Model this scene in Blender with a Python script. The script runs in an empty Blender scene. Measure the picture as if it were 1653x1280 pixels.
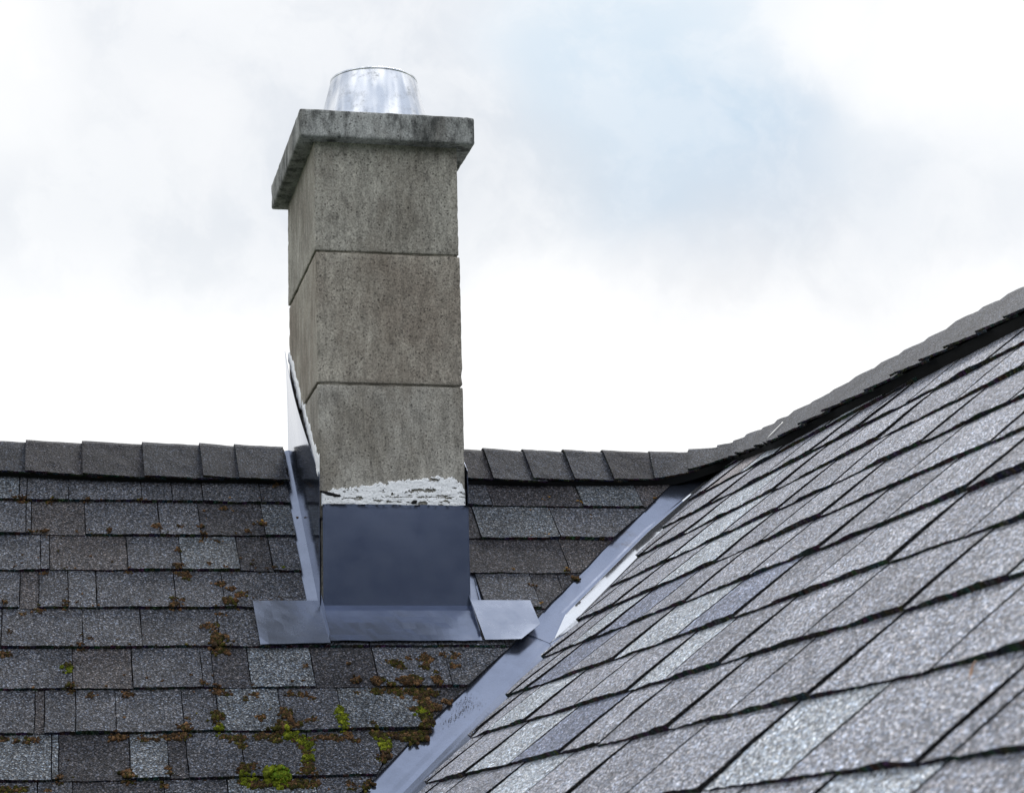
import bpy, bmesh, math, random
import numpy as np
from mathutils import Vector, noise as mnoise
R = math.radians
random.seed(7)
rng = np.random.default_rng(11)
scene = bpy.context.scene

# ------------------------------------------------------------------ camera
cd = bpy.data.cameras.new("camera")
cam = bpy.data.objects.new("camera", cd)
scene.collection.objects.link(cam)
cam.location = (-0.6334, -5.1626, -1.0229)
cam.rotation_euler = (R(102.552), R(1.504), R(-12.796))
cd.sensor_width = 36.0
cd.lens = 3450.155 / 1653.0 * 36.0
cd.clip_start = 0.05
cd.clip_end = 5000
cd.dof.use_dof = True
cd.dof.focus_distance = 4.9
cd.dof.aperture_fstop = 16.0
scene.camera = cam

# ------------------------------------------------------------------ world
SUN_EL, SUN_AZ = 45.0, 20.0            # azimuth measured from +Y towards +X
world = bpy.data.worlds.new("World")
scene.world = world
world.use_nodes = True
wt = world.node_tree
wn, wl = wt.nodes, wt.links
wn.clear()
def N(tree, typ, **kw):
    n = tree.nodes.new(typ)
    for k, v in kw.items():
        setattr(n, k, v)
    return n
def setin(n, **kw):
    for k, v in kw.items():
        n.inputs[k.replace('_', ' ')].default_value = v
    return n
def math_(tree, op, a, b=None, c=None, clamp=False):
    n = tree.nodes.new('ShaderNodeMath'); n.operation = op; n.use_clamp = clamp
    for i, v in enumerate((a, b, c)):
        if v is None: continue
        if isinstance(v, (int, float)): n.inputs[i].default_value = v
        else: tree.links.new(v, n.inputs[i])
    return n.outputs[0]
def mixc(tree, f, a, b, mode='MIX'):
    n = tree.nodes.new('ShaderNodeMix'); n.data_type = 'RGBA'; n.blend_type = mode
    if mode == 'MULTIPLY': n.clamp_result = False
    for sock, v in ((n.inputs[0], f), (n.inputs[6], a), (n.inputs[7], b)):
        if isinstance(v, (int, float)): sock.default_value = v
        elif isinstance(v, tuple): sock.default_value = v if len(v) == 4 else v + (1,)
        else: tree.links.new(v, sock)
    return n.outputs[2]
def ramp(tree, fac, stops, interp='LINEAR'):
    n = tree.nodes.new('ShaderNodeValToRGB'); e = n.color_ramp.elements
    n.color_ramp.interpolation = interp
    while len(e) < len(stops): e.new(0.5)
    for i, (p, c) in enumerate(stops):
        e[i].position = p
        e[i].color = (c, c, c, 1) if isinstance(c, (int, float)) else tuple(c) + (1,)
    tree.links.new(fac, n.inputs[0])
    return n.outputs[0]
def maprange(tree, v, a, b, c=0.0, d=1.0, smooth=True):
    n = tree.nodes.new('ShaderNodeMapRange'); n.interpolation_type = 'SMOOTHSTEP' if smooth else 'LINEAR'
    tree.links.new(v, n.inputs[0])
    for i, x in enumerate((a, b, c, d)): n.inputs[i + 1].default_value = x
    return n.outputs[0]

tc = N(wt, 'ShaderNodeTexCoord')
gen = tc.outputs['Generated']
nz = setin(N(wt, 'ShaderNodeTexNoise'), Scale=5.0, Detail=6.0, Roughness=0.55)
wl.new(gen, nz.inputs['Vector'])
sub = N(wt, 'ShaderNodeVectorMath', operation='SUBTRACT'); wl.new(nz.outputs['Color'], sub.inputs[0]); sub.inputs[1].default_value = (.5, .5, .5)
scl = N(wt, 'ShaderNodeVectorMath', operation='SCALE'); wl.new(sub.outputs[0], scl.inputs[0]); scl.inputs['Scale'].default_value = 0.13
add = N(wt, 'ShaderNodeVectorMath', operation='ADD'); wl.new(gen, add.inputs[0]); wl.new(scl.outputs[0], add.inputs[1])
warped = add.outputs[0]
sep = N(wt, 'ShaderNodeSeparateXYZ'); wl.new(gen, sep.inputs[0])
def spot(d, rad, soft, stretch=(1, 1, 1)):
    """soft patch of sky round direction d, radius in radians"""
    v = Vector(d).normalized()
    s = N(wt, 'ShaderNodeVectorMath', operation='SUBTRACT'); wl.new(warped, s.inputs[0]); s.inputs[1].default_value = v
    m = N(wt, 'ShaderNodeVectorMath', operation='MULTIPLY'); wl.new(s.outputs[0], m.inputs[0]); m.inputs[1].default_value = stretch
    l = N(wt, 'ShaderNodeVectorMath', operation='LENGTH'); wl.new(m.outputs[0], l.inputs[0])
    return maprange(wt, l.outputs['Value'], rad - soft, rad + soft, 1.0, 0.0)
WHITE = (1.12, 1.12, 1.12)
col = mixc(wt, 0.0, WHITE, WHITE)
big = setin(N(wt, 'ShaderNodeTexNoise'), Scale=7.0, Detail=5.0, Roughness=0.5); wl.new(warped, big.inputs['Vector'])
bigv = maprange(wt, big.outputs['Fac'], 0.36, 0.60)
# soft grey-blue veil in the upper half of what is seen
zw = N(wt, 'ShaderNodeSeparateXYZ'); wl.new(warped, zw.inputs[0])
veil = maprange(wt, zw.outputs['Z'], 0.245, 0.30)
f = math_(wt, 'MULTIPLY', veil, maprange(wt, big.outputs['Fac'], 0.36, 0.60, 0.45, 1.0))
wis = setin(N(wt, 'ShaderNodeTexNoise'), Scale=16.0, Detail=8.0, Roughness=0.62); wl.new(warped, wis.inputs['Vector'])
wisv = maprange(wt, wis.outputs['Fac'], 0.40, 0.62)
f = math_(wt, 'MULTIPLY', f, math_(wt, 'MULTIPLY_ADD', wisv, .45, .6), clamp=True)
col = mixc(wt, f, col, (0.87, 0.90, 0.945))
for d, rad, soft, c, st, k in [
    ((0.036, 0.945, 0.318), .085, .06, (0.80, 0.84, 0.89), (1, 1, 1.6), .7),
    ((0.17, 0.92, 0.34), .07, .06, (0.74, 0.79, 0.86), (1, 1, 1.3), .5),
    ((0.31, 0.905, 0.302), .075, .045, (0.58, 0.72, 0.87), (1, 1, 1.7), .95),
    ((0.27, 0.89, 0.345), .065, .05, (0.70, 0.83, 0.95), (1.4, 1, 1.0), .8),
    ((0.35, 0.90, 0.27), .07, .05, (0.80, 0.82, 0.86), (1, 1, 2.2), .6),
    ((0.30, 0.92, 0.243), .05, .045, (0.87, 0.885, 0.915), (1, 1, 2.0), .6),
    ((0.21, 0.93, 0.29), .06, .05, (0.76, 0.80, 0.85), (1, 1, 1.6), .6),
    ((0.40, 0.86, 0.315), .06, .04, (0.86, 0.90, 0.95), (1, 1, 1.5), .6),
    ((0.425, 0.83, 0.365), .06, .04, (1.12, 1.12, 1.12), (1, 1, 1.2), .9),
    ((0.385, 0.865, 0.335), .022, .02, (1.12, 1.12, 1.12), (1, 1, 1.8), .7),
    ((0.075, 0.935, 0.345), .022, .02, (1.05, 1.05, 1.06), (1, 1, 1.2), .6),
    ((-0.02, 0.93, 0.37), .05, .03, (1.1, 1.1, 1.1), (1, 1, 1), .8),
]:
    fac = math_(wt, 'MULTIPLY', spot(d, rad, soft, st), math_(wt, 'MULTIPLY_ADD', wisv, .45, .6))
    col = mixc(wt, math_(wt, 'MULTIPLY', fac, k), col, c)
# the rest of the dome: overhead grey-blue deck, unseen back brightened as fill
up_f = maprange(wt, sep.outputs['Z'], 0.42, 0.85)
col = mixc(wt, up_f, col, (0.98, 1.02, 1.10))
bk = maprange(wt, sep.outputs['Y'], 0.45, -0.35)
col = mixc(wt, bk, col, (1.36, 1.41, 1.50))
bank = math_(wt, 'MULTIPLY', maprange(wt, sep.outputs['Y'], 0.1, -0.3), maprange(wt, zw.outputs['Z'], 0.36, 0.20))
col = mixc(wt, bank, col, (0.055, 0.07, 0.115))  # dark low bank, added out of view for the apron to reflect
lowf = maprange(wt, sep.outputs['Z'], 0.22, 0.02)
side = math_(wt, 'SUBTRACT', math_(wt, 'MULTIPLY', sep.outputs['Y'], .7), math_(wt, 'MULTIPLY', sep.outputs['X'], .7))
frontlow = math_(wt, 'MULTIPLY', lowf, maprange(wt, side, 0.0, 0.6))
col = mixc(wt, frontlow, col, (1.45, 1.45, 1.45))
sky = N(wt, 'ShaderNodeTexSky', sky_type='NISHITA')
sky.sun_disc = False
sky.sun_elevation = R(SUN_EL); sky.sun_rotation = R(SUN_AZ)
bg1 = N(wt, 'ShaderNodeBackground'); wl.new(sky.outputs[0], bg1.inputs['Color']); bg1.inputs['Strength'].default_value = 0.06
bg2 = N(wt, 'ShaderNodeBackground'); wl.new(col, bg2.inputs['Color']); bg2.inputs['Strength'].default_value = 1.0
mx = N(wt, 'ShaderNodeMixShader'); mx.inputs[0].default_value = 0.95
wl.new(bg1.outputs[0], mx.inputs[1]); wl.new(bg2.outputs[0], mx.inputs[2])
wo = N(wt, 'ShaderNodeOutputWorld'); wl.new(mx.outputs[0], wo.inputs['Surface'])

# ------------------------------------------------------------------ sun
ld = bpy.data.lights.new("sun", 'SUN'); ld.energy = 3.0; ld.angle = R(12); ld.color = (1.0, 0.98, 0.955)
sun = bpy.data.objects.new("sun", ld); scene.collection.objects.link(sun)
sd = Vector((math.sin(R(SUN_AZ)) * math.cos(R(SUN_EL)), math.cos(R(SUN_AZ)) * math.cos(R(SUN_EL)), math.sin(R(SUN_EL))))
sun.rotation_euler = sd.to_track_quat('Z', 'Y').to_euler()
sun.location = sd * 30
scene.view_settings.view_transform = 'Standard'
scene.view_settings.look = 'None'
scene.view_settings.exposure = 0.0
scene.view_settings.gamma = 1.0

# ------------------------------------------------------------------ frames of the two roof slopes
A = R(42.12)
ca, sa = math.cos(A), math.sin(A)
Q = np.array([1.18089694, 0.0, 0.02884559])
RD = np.array([0.02312848, -0.9997325, 0.0])
UP = np.array([0.77522547, 0.01793459, 0.63142998])
NR = np.array([-0.63126107, -0.01460402, 0.7754329])
def PL(x, s, h=0.0): return (x, -s * ca - h * sa, -s * sa + h * ca)
def PR(t, s, h=0.0): return tuple(Q - UP * s + RD * t + NR * h)
def PB(x, s, h=0.0): return (x, s * ca + h * sa, -s * sa + h * ca)              # far side of the main roof
UPE = np.array([-0.77522547, 0.01793459, 0.63142998]); NE = np.array([0.63126107, -0.014604, 0.7754329])
def PE(t, s, h=0.0): return tuple(Q - UPE * s + RD * t + NE * h)                # far side of the wing
W, YF, ZC, TC = 0.33887, -0.4977, 0.636, 0.0672

# ------------------------------------------------------------------ helpers
def tag(o, label=None, cat=None, kind=None, group=None):
    if label: o['label'] = label
    if cat: o['category'] = cat
    if kind: o['kind'] = kind
    if group: o['group'] = group
    return o
def empty(name, loc=(0, 0, 0)):
    o = bpy.data.objects.new(name, None); scene.collection.objects.link(o); o.location = loc
    o.empty_display_size = 0.1
    return o
def link(name, me, mats, parent=None, smooth=False):
    for m in (mats if isinstance(mats, (list, tuple)) else [mats]): me.materials.append(m)
    o = bpy.data.objects.new(name, me); scene.collection.objects.link(o)
    if smooth:
        for p in me.polygons: p.use_smooth = True
    if parent is not None:
        bpy.context.view_layer.update()
        o.parent = parent; o.matrix_parent_inverse = parent.matrix_world.inverted()
    return o
class MB:
    """collects faces with a tone per face and builds one mesh"""
    def __init__(s): s.v = []; s.f = []; s.c = []
    def grid(s, pts, tone, flip=False):
        """pts: list of rows of points"""
        n, m = len(pts), len(pts[0]); b = len(s.v)
        for r in pts: s.v.extend(r)
        for i in range(n - 1):
            for j in range(m - 1):
                q = (b + i * m + j, b + i * m + j + 1, b + (i + 1) * m + j + 1, b + (i + 1) * m + j)
                s.f.append(q[::-1] if flip else q)
                s.c.append(tone(i, j) if callable(tone) else tone)
    def build(s, name, mats, parent=None, smooth=False, weld=0.0):
        me = bpy.data.meshes.new(name); me.from_pydata([tuple(map(float, p)) for p in s.v], [], s.f)
        at = me.attributes.new('tone', 'FLOAT_COLOR', 'FACE')
        at.data.foreach_set('color', np.array([tuple(c) + (1,) for c in s.c], dtype=np.float32).ravel())
        me.update()
        bm = bmesh.new(); bm.from_mesh(me)
        if weld: bmesh.ops.remove_doubles(bm, verts=bm.verts, dist=weld)
        else: bmesh.ops.dissolve_degenerate(bm, dist=1e-5, edges=bm.edges)
        bm.to_mesh(me); bm.free()
        return link(name, me, mats, parent, smooth)
def fbm(x, y, z=0.0, o=3):
    return mnoise.fractal(Vector((x, y, z)), 0.6, 2.0, o)
def interp(x, xs, ys):
    return float(np.interp(x, xs, ys))

# ------------------------------------------------------------------ materials
def newmat(name):
    m = bpy.data.materials.new(name); m.use_nodes = True
    t = m.node_tree; b = t.nodes['Principled BSDF']
    tcn = t.nodes.new('ShaderNodeTexCoord')
    return m, t, b, tcn.outputs['Object']
def tex(t, typ, co, scale, detail=2.0, rough=0.5, sc=None, **kw):
    n = t.nodes.new(typ)
    if sc:
        mp = t.nodes.new('ShaderNodeMapping'); mp.inputs['Scale'].default_value = sc
        t.links.new(co, mp.inputs['Vector']); co = mp.outputs[0]
    t.links.new(co, n.inputs['Vector']); n.inputs['Scale'].default_value = scale
    if typ == 'ShaderNodeTexNoise':
        n.inputs['Detail'].default_value = detail; n.inputs['Roughness'].default_value = rough
    for k, v in kw.items(): setattr(n, k, v)
    return n
def bump(t, b, h, strength, dist, prev=None):
    n = t.nodes.new('ShaderNodeBump'); n.inputs['Strength'].default_value = strength; n.inputs['Distance'].default_value = dist
    t.links.new(h, n.inputs['Height'])
    if prev is not None: t.links.new(prev, n.inputs['Normal'])
    t.links.new(n.outputs[0], b.inputs['Normal'])
    return n.outputs[0]

def granule_mat(name, gain=1.0):
    m, t, b, co = newmat(name)
    at = t.nodes.new('ShaderNodeAttribute'); at.attribute_name = 'tone'
    v1 = tex(t, 'ShaderNodeTexVoronoi', co, 350.0)
    v2 = tex(t, 'ShaderNodeTexVoronoi', co, 640.0)
    sp2 = t.nodes.new('ShaderNodeSeparateColor'); t.links.new(v2.outputs['Color'], sp2.inputs[0])
    mulf = ramp(t, sp2.outputs[0], [(0, .35), (.5, .85), (1, 1.9)])
    sp = t.nodes.new('ShaderNodeSeparateColor'); t.links.new(v1.outputs['Color'], sp.inputs[0])
    mul = ramp(t, sp.outputs[0], [(0, .24), (.35, .5), (.62, .88), (.84, 1.45), (.95, 2.1), (1, 2.8)])
    n1 = tex(t, 'ShaderNodeTexNoise', co, 240.0, 2.0, .6)
    mul2 = ramp(t, n1.outputs['Fac'], [(.3, .5), (.5, .95), (.7, 1.6)])
    n2 = tex(t, 'ShaderNodeTexNoise', co, 9.0, 5.0, .6)
    mul3 = ramp(t, n2.outputs['Fac'], [(.3, .78), (.5, 1.0), (.72, 1.22)])
    # granule hue: bluish, neutral, brown
    hue = ramp(t, sp.outputs[1], [(0, (.84, .97, 1.18)), (.5, (.98, 1, 1.03)), (1, (1.08, 1.0, .93))])
    c = mixc(t, 1.0, at.outputs['Color'], mul, 'MULTIPLY')
    c = mixc(t, 1.0, c, mulf, 'MULTIPLY'); c = mixc(t, 1.0, c, mul2, 'MULTIPLY'); c = mixc(t, 1.0, c, mul3, 'MULTIPLY'); c = mixc(t, 1.0, c, hue, 'MULTIPLY')
    if gain != 1.0: c = mixc(t, 1.0, c, (gain, gain, gain), 'MULTIPLY')
    t.links.new(c, b.inputs['Base Color'])
    b.inputs['Roughness'].default_value = 0.8
    b.inputs['Specular IOR Level'].default_value = 0.16
    d = tex(t, 'ShaderNodeTexVoronoi', co, 350.0)
    p = bump(t, b, d.outputs['Distance'], .7, .0014)
    bump(t, b, n1.outputs['Fac'], .4, .0015, p)
    return m
M_shingle = granule_mat('asphalt_granules')

def metal_mat(name, base, rough, dirt=.25, stain=None, dirty=True):
    m, t, b, co = newmat(name)
    n1 = tex(t, 'ShaderNodeTexNoise', co, 14.0, 6.0, .65)
    n2 = tex(t, 'ShaderNodeTexNoise', co, 160.0, 3.0, .6)
    c = mixc(t, ramp(t, n1.outputs['Fac'], [(.35, 0), (.7, 1)]), base, tuple(x * (1 - dirt) for x in base))
    c = mixc(t, ramp(t, n2.outputs['Fac'], [(.55, 0), (.8, .35)]), c, tuple(x * .55 for x in base))
    n3 = tex(t, 'ShaderNodeTexNoise', co, 38.0, 5.0, .7)
    if dirty: c = mixc(t, ramp(t, n3.outputs['Fac'], [(.72, 0), (.80, .35)]), c, (.20, .19, .18))
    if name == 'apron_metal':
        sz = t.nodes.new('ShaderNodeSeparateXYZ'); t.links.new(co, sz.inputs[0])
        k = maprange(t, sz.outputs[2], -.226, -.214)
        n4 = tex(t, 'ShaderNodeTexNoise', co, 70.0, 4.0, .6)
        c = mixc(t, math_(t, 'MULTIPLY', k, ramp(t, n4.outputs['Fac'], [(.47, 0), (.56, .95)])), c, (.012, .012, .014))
    if stain:   # a dried puddle mark at a point
        vd = t.nodes.new('ShaderNodeVectorMath'); vd.operation = 'DISTANCE'; t.links.new(co, vd.inputs[0]); vd.inputs[1].default_value = stain
        k = maprange(t, vd.outputs['Value'], .018, .06, 1, 0)
        k = math_(t, 'MULTIPLY', k, ramp(t, n3.outputs['Fac'], [(.45, 0), (.6, .6)]))
        c = mixc(t, k, c, (.13, .12, .12))
    t.links.new(c, b.inputs['Base Color'])
    b.inputs['Metallic'].default_value = 0.92
    r = ramp(t, n1.outputs['Fac'], [(.3, rough * .8), (.7, rough * 1.35)])
    t.links.new(r, b.inputs['Roughness'])
    w = tex(t, 'ShaderNodeTexNoise', co, 4.0, 2.0, .5)
    bump(t, b, w.outputs['Fac'], .18, .010)
    return m
M_flash = metal_mat('painted_flashing_metal', (.23, .27, .36), .10, .1, dirty=False)
M_apron = metal_mat('apron_metal', (.19, .225, .315), .20, .25)
M_flange = metal_mat('flange_metal', (.215, .25, .335), .24, .12)
M_glint = metal_mat('valley_glint_metal', (.80, .83, .88), .06, .05, dirty=False)  # same metal as the valley, base colour raised to paint its white glint
M_valley = metal_mat('valley_metal', (.245, .285, .39), .20, .15, PL(.763, .367, 0))
def flue_mat():
    m, t, b, co = newmat('galvanized_steel')
    n1 = tex(t, 'ShaderNodeTexNoise', co, 26.0, 2.0, .5, sc=(1, 1, .04))
    n2 = tex(t, 'ShaderNodeTexNoise', co, 24.0, 7.0, .75)
    n3 = tex(t, 'ShaderNodeTexNoise', co, 220.0, 3.0, .7)
    c = mixc(t, ramp(t, n1.outputs['Fac'], [(.38, 0), (.58, 1)]), (.47, .51, .58), (.84, .85, .87))
    c = mixc(t, math_(t, 'MULTIPLY', ramp(t, n2.outputs['Fac'], [(.52, 0), (.66, .8)]), ramp(t, n3.outputs['Fac'], [(.40, .2), (.60, 1)])), c, (.30, .31, .32))
    t.links.new(c, b.inputs['Base Color']); b.inputs['Metallic'].default_value = .9
    t.links.new(ramp(t, n2.outputs['Fac'], [(.3, .16), (.7, .42)]), b.inputs['Roughness'])
    bump(t, b, n1.outputs['Fac'], .35, .010)
    return m
M_flue = flue_mat()

def concrete_mat(name, base, dark, streak=1.0, pores=True, grime=0.0):
    m, t, b, co = newmat(name)
    n1 = tex(t, 'ShaderNodeTexNoise', co, 6.5, 5.0, .62, sc=(1, 1, .7))
    n2 = tex(t, 'ShaderNodeTexNoise', co, 60.0, 6.0, .7, sc=(1, 1, .28))
    n3 = tex(t, 'ShaderNodeTexNoise', co, 260.0, 4.0, .75)
    n5 = tex(t, 'ShaderNodeTexNoise', co, 11.0, 4.0, .6, sc=(1, 1, .5))
    c = mixc(t, ramp(t, n1.outputs['Fac'], [(.38, 0), (.60, 1)]), dark, base)
    c = mixc(t, 1.0, c, ramp(t, n2.outputs['Fac'], [(.3, 1 - .38 * streak), (.5, 1), (.7, 1 + .28 * streak)]), 'MULTIPLY')
    c = mixc(t, 1.0, c, ramp(t, n3.outputs['Fac'], [(.3, .42), (.5, 1), (.7, 1.55)]), 'MULTIPLY')
    c = mixc(t, ramp(t, n5.outputs['Fac'], [(.52, 0), (.70, .32)]), c, (.15, .12, .09))
    h = n3.outputs['Fac']
    if pores:
        wv = t.nodes.new('ShaderNodeVectorMath'); wv.operation = 'SCALE'; wv.inputs['Scale'].default_value = .012
        t.links.new(n3.outputs['Color'], wv.inputs[0])
        wa = t.nodes.new('ShaderNodeVectorMath'); wa.operation = 'ADD'; t.links.new(co, wa.inputs[0]); t.links.new(wv.outputs[0], wa.inputs[1])
        v = tex(t, 'ShaderNodeTexVoronoi', wa.outputs[0], 150.0)
        sp = t.nodes.new('ShaderNodeSeparateColor'); t.links.new(v.outputs['Color'], sp.inputs[0])
        near = maprange(t, v.outputs['Distance'], .10, .38, 1, 0)
        pore = math_(t, 'MULTIPLY', near, maprange(t, sp.outputs[0], .55, .72))
        c = mixc(t, math_(t, 'MULTIPLY', pore, .62), c, (.03, .028, .025))
        h = math_(t, 'SUBTRACT', n3.outputs['Fac'], math_(t, 'MULTIPLY', pore, 1.2))
    if grime:
        n4 = tex(t, 'ShaderNodeTexNoise', co, 22.0, 8.0, .75, sc=(1, 1, .45))
        c = mixc(t, ramp(t, n4.outputs['Fac'], [(.47, 0), (.60, grime)]), c, (.035, .037, .036))
    t.links.new(c, b.inputs['Base Color'])
    b.inputs['Roughness'].default_value = .92
    b.inputs['Specular IOR Level'].default_value = .25
    bump(t, b, h, .7, .0025)
    return m
M_block = [concrete_mat('concrete_block', (.40, .38, .33), (.25, .23, .195)),
           concrete_mat('concrete_block_warm', (.385, .355, .30), (.26, .225, .185)),
           concrete_mat('concrete_block_grey', (.41, .39, .345), (.245, .225, .19))]
M_mortar = concrete_mat('mortar', (.32, .295, .25), (.19, .17, .14), .3, False)
M_cap = concrete_mat('weathered_concrete_cap', (.42, .425, .41), (.25, .255, .245), 1.0, True, .8)

def simple(name, col, rough=.8, metallic=0, nscale=0, namt=.4, bumps=None):
    m, t, b, co = newmat(name)
    if nscale:
        n = tex(t, 'ShaderNodeTexNoise', co, nscale, 5.0, .7)
        c = mixc(t, 1.0, tuple(col), ramp(t, n.outputs['Fac'], [(.3, 1 - namt), (.5, 1), (.7, 1 + namt)]), 'MULTIPLY')
        t.links.new(c, b.inputs['Base Color'])
        if bumps: bump(t, b, n.outputs['Fac'], bumps[0], bumps[1])
    else: b.inputs['Base Color'].default_value = tuple(col) + (1,)
    b.inputs['Roughness'].default_value = rough; b.inputs['Metallic'].default_value = metallic
    return m
M_seal = simple('weathered_white_sealant', (.92, .93, .94), .8, 0, 200, .12, (.4, .0015))
M_soot = simple('soot', (.006, .006, .006), .95)
M_wall = simple('painted_render_wall', (.55, .54, .50), .9, 0, 30, .1, (.3, .01))
M_ground = simple('lawn_ground', (.05, .075, .03), .95, 0, .7, .5)
M_leaf = simple('dry_leaf', (.22, .11, .05), .7, 0, 300, .4)
M_straw = simple('pale_straw', (.75, .74, .70), .6)
def moss_mat():
    m, t, b, co = newmat('moss')
    at = t.nodes.new('ShaderNodeAttribute'); at.attribute_name = 'tone'
    n = tex(t, 'ShaderNodeTexNoise', co, 420.0, 3.0, .7)
    n2 = tex(t, 'ShaderNodeTexNoise', co, 90.0, 3.0, .6)
    c = mixc(t, 1.0, at.outputs['Color'], ramp(t, n.outputs['Fac'], [(.3, .35), (.5, 1), (.7, 2.0)]), 'MULTIPLY')
    c = mixc(t, 1.0, c, ramp(t, n2.outputs['Fac'], [(.3, .6), (.7, 1.4)]), 'MULTIPLY')
    t.links.new(c, b.inputs['Base Color']); b.inputs['Roughness'].default_value = .95
    b.inputs['Specular IOR Level'].default_value = .1
    bump(t, b, n.outputs['Fac'], 1.0, .004)
    return m
M_moss = moss_mat()

# ------------------------------------------------------------------ ground, far below the roofs
gm = bpy.data.meshes.new('ground')
gs = 900
gm.from_pydata([(-gs, -gs, -5.6), (gs, -gs, -5.6), (gs, gs, -5.6), (-gs, gs, -5.6)], [], [(0, 1, 2, 3)])
tag(link('ground', gm, M_ground), kind='structure')

# ------------------------------------------------------------------ house
house = tag(empty('house', (0, 0, -5.6)), 'house with two weathered grey asphalt shingle roof slopes meeting in a metal valley', 'house')

# shingle tones (colour of each tab, before the wing slope is brightened)
TS = (.83, .805, .795)
T = {'l': (.134, .148, .160), 'm': (.090, .095, .107), 'n': (.106, .112, .125), 'b': (.093, .088, .090), 'd': (.064, .064, .070),
     'e': (.070, .068, .073), 'B': (.068, .077, .100)}
T = {k: tuple(a * b for a, b in zip(v, TS)) for k, v in T.items()}
BLACK = (.016, .015, .015)
def tone_var(c, a=.07):
    k = 1 + random.uniform(-a, a)
    return tuple(x * k for x in c)

def shingle_course(mb, P, s0, s1, segs, lo, hi, seed, step=.012, base_h=.006, amp=1.0, gap=.0011, tooth=.0042, skew=0.0):
    """one course of laminated shingles between distances s0 and s1 down the slope.
    segs: list of (a0, a1, tone, raised); lo, hi: functions of s giving the cut ends"""
    nv = 5
    top = max(s0 - .03, .004)
    for (a0, a1, tn, raised, *ex) in segs:
        n = max(2, int(abs(a1 - a0) / step) + 1)
        hb = base_h + (tooth if raised else .0) + random.uniform(-.0006, .0006)
        tilt = random.uniform(-.0012, .0012) * amp
        es = random.uniform(-.0016, .0016) * amp
        rows_t, rows_b = [], []
        sb_, hb_ = [], []
        bulge = ex[0] if ex else 0
        for i in range(nv + 1):
            v = i / nv
            row = []; rowb = []
            for j in range(n + 1):
                u = j / n
                a = a0 + gap + (a1 - a0 - 2 * gap) * u
                ed = es + tilt * (u - .5) * 2 + (.0022 * fbm(a * 9, s1 * 3, seed) + .0009 * fbm(a * 90, s1 * 7, seed + 3)) * amp
                s = top + (s1 + ed - top) * v
                a2 = a + .0012 * fbm(s * 14, a0 * 5, seed + 9) * (1 - abs(2 * u - 1) * 0)
                if bulge and u == 1: a2 -= .016 * math.exp(-((v - .52) / .13) ** 2)
                a2 = min(max(a2, lo(s)), hi(s))
                lift = .0026 * (fbm(a * 5, s1 * 4, seed + 5)) * v * v * amp + .0010 * fbm(a * 40, s * 40, seed + 6) * amp
                h = .0005 + (hb - .0005) * (v ** .9) + skew * u * min(1, .35 + v) + max(lift, -.0025) * v
                row.append(P(a2, s, h)); rowb.append(P(a2, s - .0006, -.001 if i < nv else -.0015))
            rows_t.append(row); rows_b.append(rowb)
        if a1 <= lo(s1) and a1 <= lo(s0): continue
        if a0 >= hi(s1) and a0 >= hi(s0): continue
        tn = tone_var(tn)
        mb.grid(rows_t, tn)
        edge_t = (.030, .029, .029) if raised else (.02, .019, .019)
        mb.grid([rows_t[-1], rows_b[-1]], lambda i, j: tuple(x * random.uniform(.5, 1.9) for x in edge_t))      # butt edge
        mb.grid([[r[0] for r in rows_t], [r[0] for r in rows_b]], BLACK)      # side edges
        mb.grid([[r[-1] for r in rows_t], [r[-1] for r in rows_b]], BLACK)
def rand_segs(a0, a1, rnd, keys='mnlbdm', wid=(.09, .22)):
    out = []; a = a0; last = None
    while a < a1:
        w = rnd.uniform(*wid); k = rnd.choice(keys)
        while k == last: k = rnd.choice(keys)
        out.append((a, min(a + w, a1), T[k], k in 'lnm')); last = k; a += w
    return out
def from_joints(j, keys, raised=None):
    return [(j[i], j[i + 1], T[keys[i]], (keys[i] in 'lnm')) for i in range(len(j) - 1)]

# ---- main roof, side facing the camera
SL = [.0966 + .143 * k for k in range(-1, 14)]
LJ = {1: ([-.626, -.531, -.364, -.293, -.222, -.085, -.012], 'nnnmmnm'), 2: ([-.615, -.495, -.328, -.236, -.088, -.012], 'nbmndl'),
      3: ([-.574, -.404, -.286, -.156, -.082, -.012], 'nbmldn'), 4: ([-.596, -.534, -.474, -.305, -.2], 'bmnmm'),
      5: ([-.672, -.505, -.383, -.22, .1, .25, .40], 'mmnmmmm'), 6: ([-.527, -.406, -.263, -.24, -.164, -.03, .104, .26], 'mbmmdldn'),
      7: ([-.583, -.522, -.443, -.309, -.239, -.111, .013, .183], 'bmmnmlml'), 8: ([-.555, -.419, -.345, -.308, -.198, -.066, .077], 'ldldmmm'),
      9: ([-.529, -.356, -.235, -.063, .047], 'mdmlm')}
LR = {1: ([.356, .474, .700, .853, 1.1], 'melbd'), 2: ([.356, .421, .613, .9], 'dln'), 3: ([.356, .608, .80], 'em'), 4: ([.372, .509, .574, .75], 'mdd')}
LR[3] = ([.356, .608, .80], 'eb')
vx_s = [0, .25, .384, .54, .70, .83, .957, 1.077, 1.244, 1.9]
vx_x = [1.05, .853, .74, .618, .495, .396, .288, .187, .059, -.46]
def v_left(s): return interp(s, vx_s, vx_x) + .003 * fbm(s * 25, 3.3)
slopeL = MB()
rnd = random.Random(3)
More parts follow.
